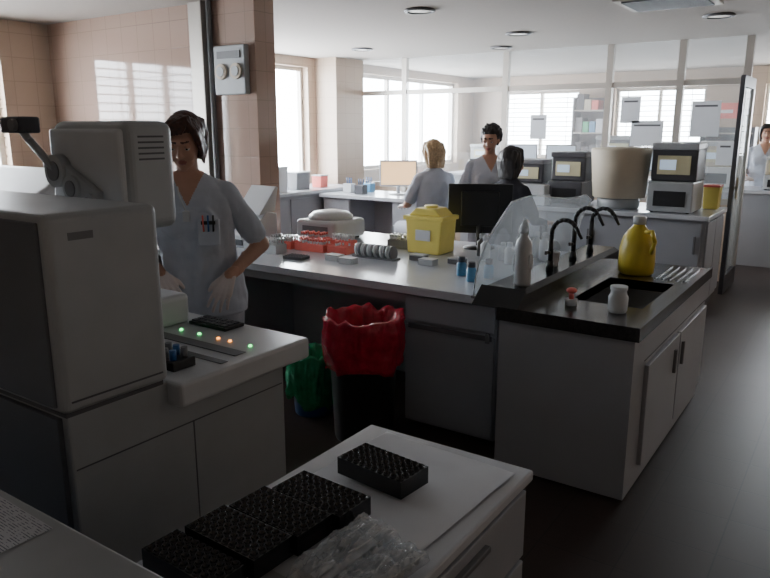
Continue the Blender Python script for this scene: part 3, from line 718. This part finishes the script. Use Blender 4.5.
    for pr in P:
        if pr[0] == 'c':
            p0 = np.array(pr[1]); d = np.array(pr[2])-p0; tt = np.clip(((C-p0)@d)/max(d@d, 1e-9), 0, 1)
            D = np.linalg.norm(C-p0-tt[:, None]*d, axis=1)-(pr[3]+(pr[4]-pr[3])*tt)
        elif pr[0] == 'e':
            q = (C-np.array(pr[1]))@np.array(pr[3]); r = np.array(pr[2]); D = (np.linalg.norm(q/r, axis=1)-1)*r.min()
        else:
            A = np.array(pr[1]); z = C[:, 2]; f = [np.interp(z, A[:, 0], A[:, k]) for k in range(1, 5)]
            D = (np.sqrt(((C[:, 0]-f[0])/f[2])**2+((C[:, 1]-f[1])/f[3])**2)-1)*np.minimum(f[2], f[3])
            D = np.maximum(D, np.maximum(A[0, 0]-z, z-A[-1, 0]))
        li = labs.index(pr[-1])
        if pr[-1] in ('brow', 'lips'): D = D-.0012
        w = D < best; best[w] = D[w]; lab[w] = li
    if top == 'coat':   # v-neck
        zz = C[:, 2]-dz; cx = sh(1.35)[0]
        w = (lab == 1) & (C[:, 1] < sh(1.35)[1]) & (zz > 1.275) & (np.abs(C[:, 0]-cx) < (zz-1.275)*.50) ; lab[w] = 0
        def folds(x, y, z):
            z_ = z-dz
            if not (.80 < z_ < 1.36 and y > -.155): return 0.0
            if abs(x-sh(z_)[0]) < .2: k_ = min(1, (1.36-z_)/.12)*min(1, (z_-.8)/.05+.3)
            elif z_ > 1.12: k_ = .6
            else: return 0.0
            return .012*k_*noise.noise(Vector((x*14, y*14, z_*5+x*9)))+.005*k_*noise.noise(Vector((x*30, y*30, z_*22)))
        displace(me, folds)
    me.polygons.foreach_set('material_index', lab.astype(np.int32)); me.polygons.foreach_set('use_smooth', np.ones(n, bool))
    ob = bpy.data.objects.new('body', me); coll.objects.link(ob); ob.parent = root
    # hair
    P2 = []
    def he(c, r): P2.append(('e', h(*c), r, R, ''))
    def hc(a, b_, r0, r1): P2.append(('c', h(*a), h(*b_), r0, r1, ''))
    def lock(pts, rs):
        for i in range(len(pts)-1): hc(pts[i], pts[i+1], rs[i], rs[i+1])
    he((0, .032, .034), (.082, .090, .090))
    if style == 'bob':
        he((0, -.012, .078), (.066, .058, .042))
        for q in (-1, 1):      # tapered locks hugging the temples, over the ears, to the jaw
            for j in range(4):
                t_ = j/3
                lock([(q*.034, -.045+.03*t_, .098), (q*.064, -.050+.045*t_, .058), (q*.073, -.040+.045*t_, .012), (q*.072, -.026+.04*t_, -.035), (q*.064, -.014+.035*t_, -.072-.01*j)], [.018, .016, .013, .012, .006])
        for i in range(6):
            x = .030-i*.014; lock([(.034, -.030, .112), (x*.8+.004, -.066, .092), (x-.016, -.080, .066-.002*i)], [.016, .012, .006])
        for i in range(7): x = -.054+i*.018; lock([(x, .07, .06), (x*1.12, .098-2*x*x, 0), (x*1.0, .075-2*x*x, -.095)], [.028, .024, .014])
    elif style == 'curly':
        rnd = random.Random(7); he((0, -.010, .076), (.064, .056, .042))
        for i in range(190):
            z = rnd.uniform(-.75, 1); th = rnd.uniform(0, 6.283); q_ = math.sqrt(1-z*z); s_ = rnd.uniform(.92, 1.10)
            c_ = (.080*s_*q_*math.cos(th), .022+.092*s_*q_*math.sin(th), .034+.092*s_*z)
            if c_[1] < -.005 and c_[2] < .062: continue
            rr = rnd.uniform(.011, .019); P2.append(('e', h(*c_), (rr, rr, rr), R, ''))
    else:
        he((0, -.012, .078), (.066, .058, .042))
        for i in range(11): x = -.066+i*.0132; lock([(x, .06, .06), (x*1.05, .098-4*x*x, 0), (x*1.0, .075-4*x*x, -.13)], [.026, .024, .014])
        for q in (-1, 1):
            lock([(q*.045, -.03, .09), (q*.072, -.022, .03), (q*.073, -.005, -.04), (q*.066, .01, -.12)], [.020, .017, .017, .010])
            lock([(q*.060, .02, .06), (q*.074, .02, -.02), (q*.066, .03, -.125)], [.024, .022, .012])
    hm = build(P2, .0045 if voxel < .006 else .006, 1)
    displace(hm, lambda x, y, z: .0035*noise.noise(Vector((x*120, y*120, z*16)))+.003*noise.noise(Vector((x*40, y*40, z*14))))
    hm.materials.append(M[hair]); hm.polygons.foreach_set('use_smooth', np.ones(len(hm.polygons), bool))
    ho = bpy.data.objects.new('hair', hm); coll.objects.link(ho); ho.parent = root
    ey = Obj('eyes')
    for q in (-1, 1):
        c_ = h(q*.030, -.0735, .002); ey.sph(c_, .0125, 'eyew', 14); f = R @ Vector((0, -1, -.25)).normalized()
        ey.sph(c_+f*.0078, .0062, 'iris', 12)
        ey.sph(c_+R @ Vector((0, .0005, .0042)), (.0142, .0136, .0115), 'skin', 14, Mx=R.to_4x4())
    ey.done((0, 0, 0), 0, root)
    if pocket:
        pk = Obj('pocket_and_pens'); x, y, z = sx+.085, sy-.136, tz(1.17)
        pk.box(x-.045, x+.045, y-.006, y+.03, z-.06, z+.05, 'coat', .003)
        for i, m_ in enumerate(('redp', 'blue', 'black')): pk.cyl((x-.02+i*.02, y-.010, z+.0), (x-.022+i*.022, y-.010, z+.070), .004, m_, seg=8)
        pk.box(x-.03, x+.03, y-.012, y-.006, z+.030, z+.046, 'black', .002)
        pk.tube([(nx-.045, ny-.02, tz(1.41)), (sx-.035, sy-.115, tz(1.33)), (sx-.005, sy-.145, tz(1.26))], .003, 'plasl', 6); pk.box(sx-.018, sx+.010, sy-.156, sy-.140, tz(1.215), tz(1.26), 'plasl', .003)
        pk.done((0, 0, 0), 0, root)
    return root
person('lab_technician', (-2.46, 2.13, 0), math.radians(42), arms=[((-.26, -.03, 1.07), (-.15, -.20, .99), (.3, -.5, -.4), .35), ((.265, .02, 1.08), (.13, -.17, .975), (-.35, -.35, -.80), .40)],
       head_pitch=math.radians(20), head_yaw=math.radians(-8), lean=(-.04, -.04), voxel=.0045, pocket=True)
person('lab_technician', (-2.75, 5.65, 0), math.radians(35), dz=-.04, arms=[((-.25, .0, 1.07), (-.18, -.2, 1.0), (.2, -.8, -.1), .3), ((.25, 0, 1.07), (.16, -.2, 1.02), (-.2, -.8, -.1), .3)],
       hair='hairk', style='curly', head_pitch=.2, head_yaw=-.45, voxel=.007)
person('lab_technician', (-3.22, 5.50, 0), math.radians(-120), dz=-.16, seated=True, arms=[((-.24, -.05, 1.10), (-.14, -.28, 1.06), (.2, -.8, -.1), .3), ((.24, -.05, 1.10), (.14, -.28, 1.06), (-.2, -.8, -.1), .3)],
       hair='hairl', style='long', head_pitch=.2, voxel=.008)
person('lab_technician', (-2.34, 5.18, 0), math.radians(160), dz=-.20, seated=True, top='darkcl', legs='darkcl', arms=[((-.24, -.05, 1.10), (-.14, -.28, 1.06), (.2, -.8, -.1), .3), ((.24, -.05, 1.10), (.14, -.28, 1.06), (-.2, -.8, -.1), .3)],
       hair='hairk', style='long', head_pitch=.1, voxel=.008, gloves=False)
person('lab_technician', (-1.12, 10.2, 0), math.radians(10), arms=[((-.25, .0, 1.07), (-.18, -.2, 1.0), (.2, -.8, -.1), .3), ((.25, 0, 1.07), (.16, -.2, 1.02), (-.2, -.8, -.1), .3)],
       hair='hairk', style='bob', voxel=.01)
for (x, y, z) in ((-3.22, 5.50, .60), (-2.34, 5.18, .56)):
    o = Obj('lab_stool'); o.lathe([(.15, -.05), (.18, -.045), (.185, -.02), (.17, 0), (.05, .0)], (x, y, z), 'black'); o.cyl((x, y, .1), (x, y, z-.05), .025, 'steel')
    for k in range(5):
        a_ = k*2*math.pi/5; o.cyl((x, y, .1), (x+.26*math.cos(a_), y+.26*math.sin(a_), .06), .018, 'black'); o.sph((x+.26*math.cos(a_), y+.26*math.sin(a_), .03), .029, 'black', 10)
    o.tube([(x+.2*math.cos(t_*math.pi/8), y+.2*math.sin(t_*math.pi/8), .2) for t_ in range(17)], .01, 'steel', 6); o.cyl((x-.2, y, .2), (x+.2, y, .2), .008, 'steel'); o.done()

# ------------------------------------------------------------------ daylight
w = bpy.data.worlds.new('daylight'); sc.world = w; w.use_nodes = True
bg = w.node_tree.nodes['Background']; bg.inputs[0].default_value = (.90, .95, 1.0, 1); bg.inputs[1].default_value = 38.0

# ------------------------------------------------------------------ camera
cam = bpy.data.cameras.new('camera'); cam.sensor_width = 36; cam.lens = 700/770*36; cam.clip_start = .02
co = bpy.data.objects.new('camera', cam); coll.objects.link(co); co.location = (0, 0, 1.6)
co.rotation_euler = (math.radians(90-12.9), 0, math.radians(34.3)); sc.camera = co
